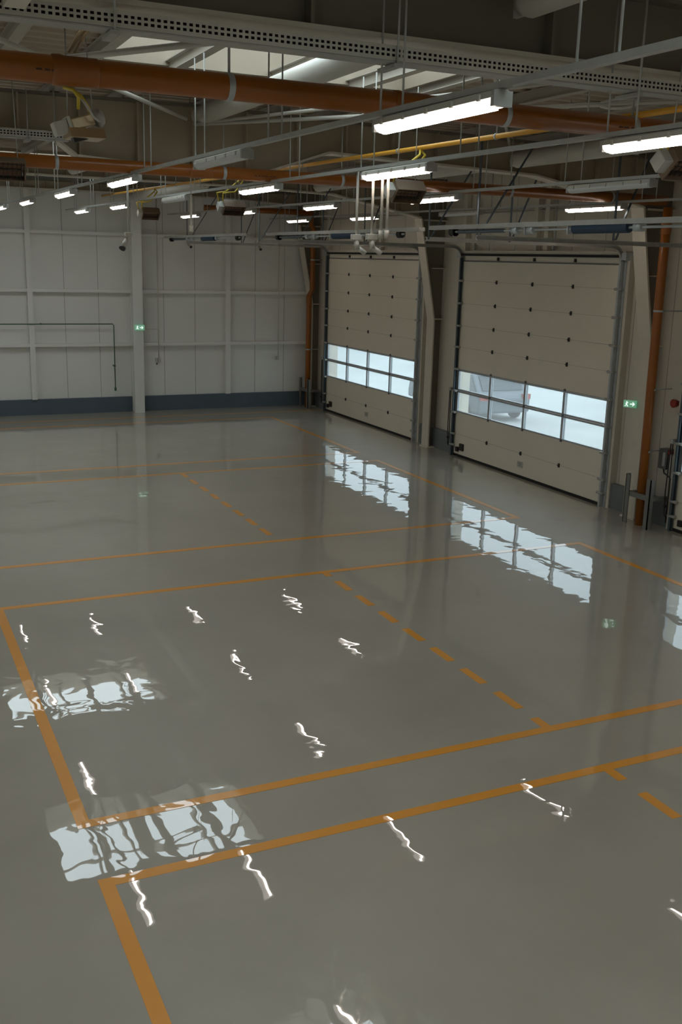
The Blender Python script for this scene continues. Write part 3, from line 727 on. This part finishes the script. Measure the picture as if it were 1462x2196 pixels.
def exit_sign(c, n, label, s=1.0):
    t = thing('exit_sign', Vector(c)-Vector((0, 0, .015*s)), label, 'exit sign', 'green exit signs')
    c = Vector(c); n = Vector(n).normalized(); u = Vector((0, 0, 1)); r = u.cross(n).normalized()
    MB().obox(c, n*.004, r*.026*s, u*.0145*s).build('sign_box', 'exit_g', t, bevel=.0008)
    f = c+n*.0043
    m = MB()                                           # arrow
    a = f+r*.010*s
    m.obox(a-r*.003*s, n*.0004, r*.007*s, u*.002*s)
    for k in (-1, 1): m.obox(a+r*.004*s+u*k*.0035*s, n*.0004, (r*.7-u*k*.7)*.0055*s, (r*.7+u*k*.7)*.0018*s)
    m.build('arrow', 'exit_w', t)
    m = MB(); b = f-r*.013*s                            # running figure in its doorway
    m.obox(b+u*.008*s, n*.0004, r*.0022*s, u*.0022*s).obox(b+u*.0015*s, n*.0004, (r*.25+u)*.0045*s, (r-u*.25)*.0018*s)
    m.obox(b-u*.006*s+r*.003*s, n*.0004, (r*.7-u)*.004*s, (r+u*.7)*.0012*s).obox(b-u*.006*s-r*.003*s, n*.0004, (r+u*.6)*.004*s, (r*.6-u)*.0012*s)
    m.obox(b+u*.003*s, n*.0004, (r+u*.4)*.006*s, (u-r*.4)*.001*s)
    m.build('running_figure', 'exit_w', t)
    MB().cyl(c-n*.004, c-n*.02, .003, 8).build('bracket', 'galv_m', t)
exit_sign((1.605, YB-.10, .550), (-.1, -1, 0), 'green exit sign on the broad column at the far wall', 1.15)
exit_sign((2.775, 3.17, .470), (-.8, -.6, 0), 'green exit sign with a white arrow on the column right of the large door', 1.0)
t = thing('alarm_siren', (2.84, 2.985, .48), 'small round red alarm siren beside the cut off door', 'alarm')
MB().lathe((XW-.001, 2.985, .495), (-1, 0, 0), [(0, .008), (.006, .010), (.02, .010), (.022, .015), (.036, .017), (.040, .012)], 16).build('siren_body', 'red', t)
t = thing('door_control_box', (2.84, 3.0, .228), 'grey door control box with a red switch beside the cut off door', 'control box')
MB().box(2.822, XW-.0005, 2.985, 3.03, .232, .312).build('box', 'greybox', t, bevel=.002)
MB().box(2.820, 2.8225, 2.992, 3.006, .245, .300).build('button_panel', 'galv', t)
MB().cyl((2.835, 2.984, .300), (2.835, 2.974, .300), .012, 12).build('red_switch', 'red', t)
MB().box(2.828, XW, 2.955, 2.975, .235, .295).build('side_unit', 'white', t)
MB().tube([(2.835, 3.01, .232), (2.835, 3.005, .215), (2.835, 2.975, .205), (2.835, 2.968, .20), (2.835, 2.968, .02)], .003, 8).build('cable', 'black', t)
# chain hoists at the doors' left edges
for k, (yd, l) in enumerate([(6.262, 'black hand chain hanging beside the far door'), (4.578, 'black hand chain hanging beside the large door'), (2.916, 'black hand chain and cables beside the cut off door')]):
    t = thing('hand_chain', (2.80, yd+.03, .03), l, 'chain', 'hand chains beside the doors')
    MB().tube([(2.806, yd+.036, .35), (2.806, yd+.040, .15), (2.806, yd+.034, .06), (2.806, yd+.026, .05), (2.806, yd+.022, .10), (2.806, yd+.026, .35)], .0026, 6).build('chain_loop', 'black', t)
    MB().box(2.800, XW, yd+.022, yd+.040, .345, .362).build('chain_bracket', 'galv_m', t)
    MB().lathe((2.80, yd+.022, .095), (0, 1, 0), [(0, .005), (.006, .006), (.010, .005)], 10).build('bottom_pulley', 'black', t)
# conduit runs above the doors
t = thing('wall_conduit', (2.84, 4.2, 1.255), 'pair of grey conduits running level above the large door', 'conduit')
MB().cyl((2.845, 3.2, 1.258), (2.845, 4.8, 1.262), .0035, 8).build('conduit', 'galv_m', t)
MB().cyl((2.845, 3.6, 1.245), (2.845, 4.75, 1.250), .0035, 8).build('conduit', 'galv_m', t)
for y_, l in ((4.50, 'grey vertical conduit high above the left end of the large door'), (3.84, 'grey vertical conduit high above the middle of the large door')):
    tag(MB().cyl((2.84, y_, 1.40), (2.84, y_, 1.07), .0045, 8).box(2.83, 2.85, y_-.008, y_+.008, 1.075, 1.095).build('wall_conduit', 'galv_m'), l, 'conduit')
tag(MB().tube([(2.845, 5.0, 1.26), (2.845, 6.4, 1.262)], .0035, 8).build('wall_conduit', 'galv_m'), 'grey level conduit above the far door', 'conduit')

# ================================================================== OUTSIDE
struct(MB().box(XW+.06, 30, -20, 40, -.05, -.01).build('yard_ground', 'asphalt'), 'pale concrete yard seen through the door panes', 'ground')
tag(MB().box(4.6, 8, 11.6, 18, -.01, 1.3).build('yard_building', 'bldg'), 'pale blue building outside beyond the far door panes', 'building')
t = thing('parked_car', (3.78, 6.0, -.01), 'grey car with red tail lights parked outside the large door', 'car')
def car(cx, cy):
    g = -.01; hw = .20; L_ = .48
    prof = [(-L_, .06), (-L_-.005, .16), (-L_+.03, .20), (-L_+.10, .31), (-L_+.22, .325), (.12, .32), (.24, .22), (L_-.02, .19), (L_, .12), (L_, .06)]
    MB().prism([(cy+a, g+b) for a, b in prof], 'x', cx-hw, cx+hw).build('car_body', 'carpaint', t, bevel=.015)
    MB().obox((cx, cy-L_+.062, g+.255), (hw*.78, 0, 0), (0, .030, .046), (0, -.004, .002)).build('rear_window', 'carglass', t)
    for s in (-1, 1):
        MB().box(cx+s*hw-.003, cx+s*hw+.003, cy-L_+.14, cy+.10, g+.215, g+.295).build('side_window', 'carglass', t)
        MB().box(cx+s*.165-.03, cx+s*.165+.03, cy-L_-.010, cy-L_+.01, g+.150, g+.185).build('tail_light', 'red', t)
        for yy_ in (-.31, .31): MB().lathe((cx+s*(hw-.022), cy+yy_, g+.068), (s, 0, 0), [(0, .04), (.004, .068), (.03, .068), (.034, .045)], 20).build('wheel', 'rubber', t)
car(3.78, 6.0)

for o in bpy.data.objects:
    if '_o' in o: del o['_o']
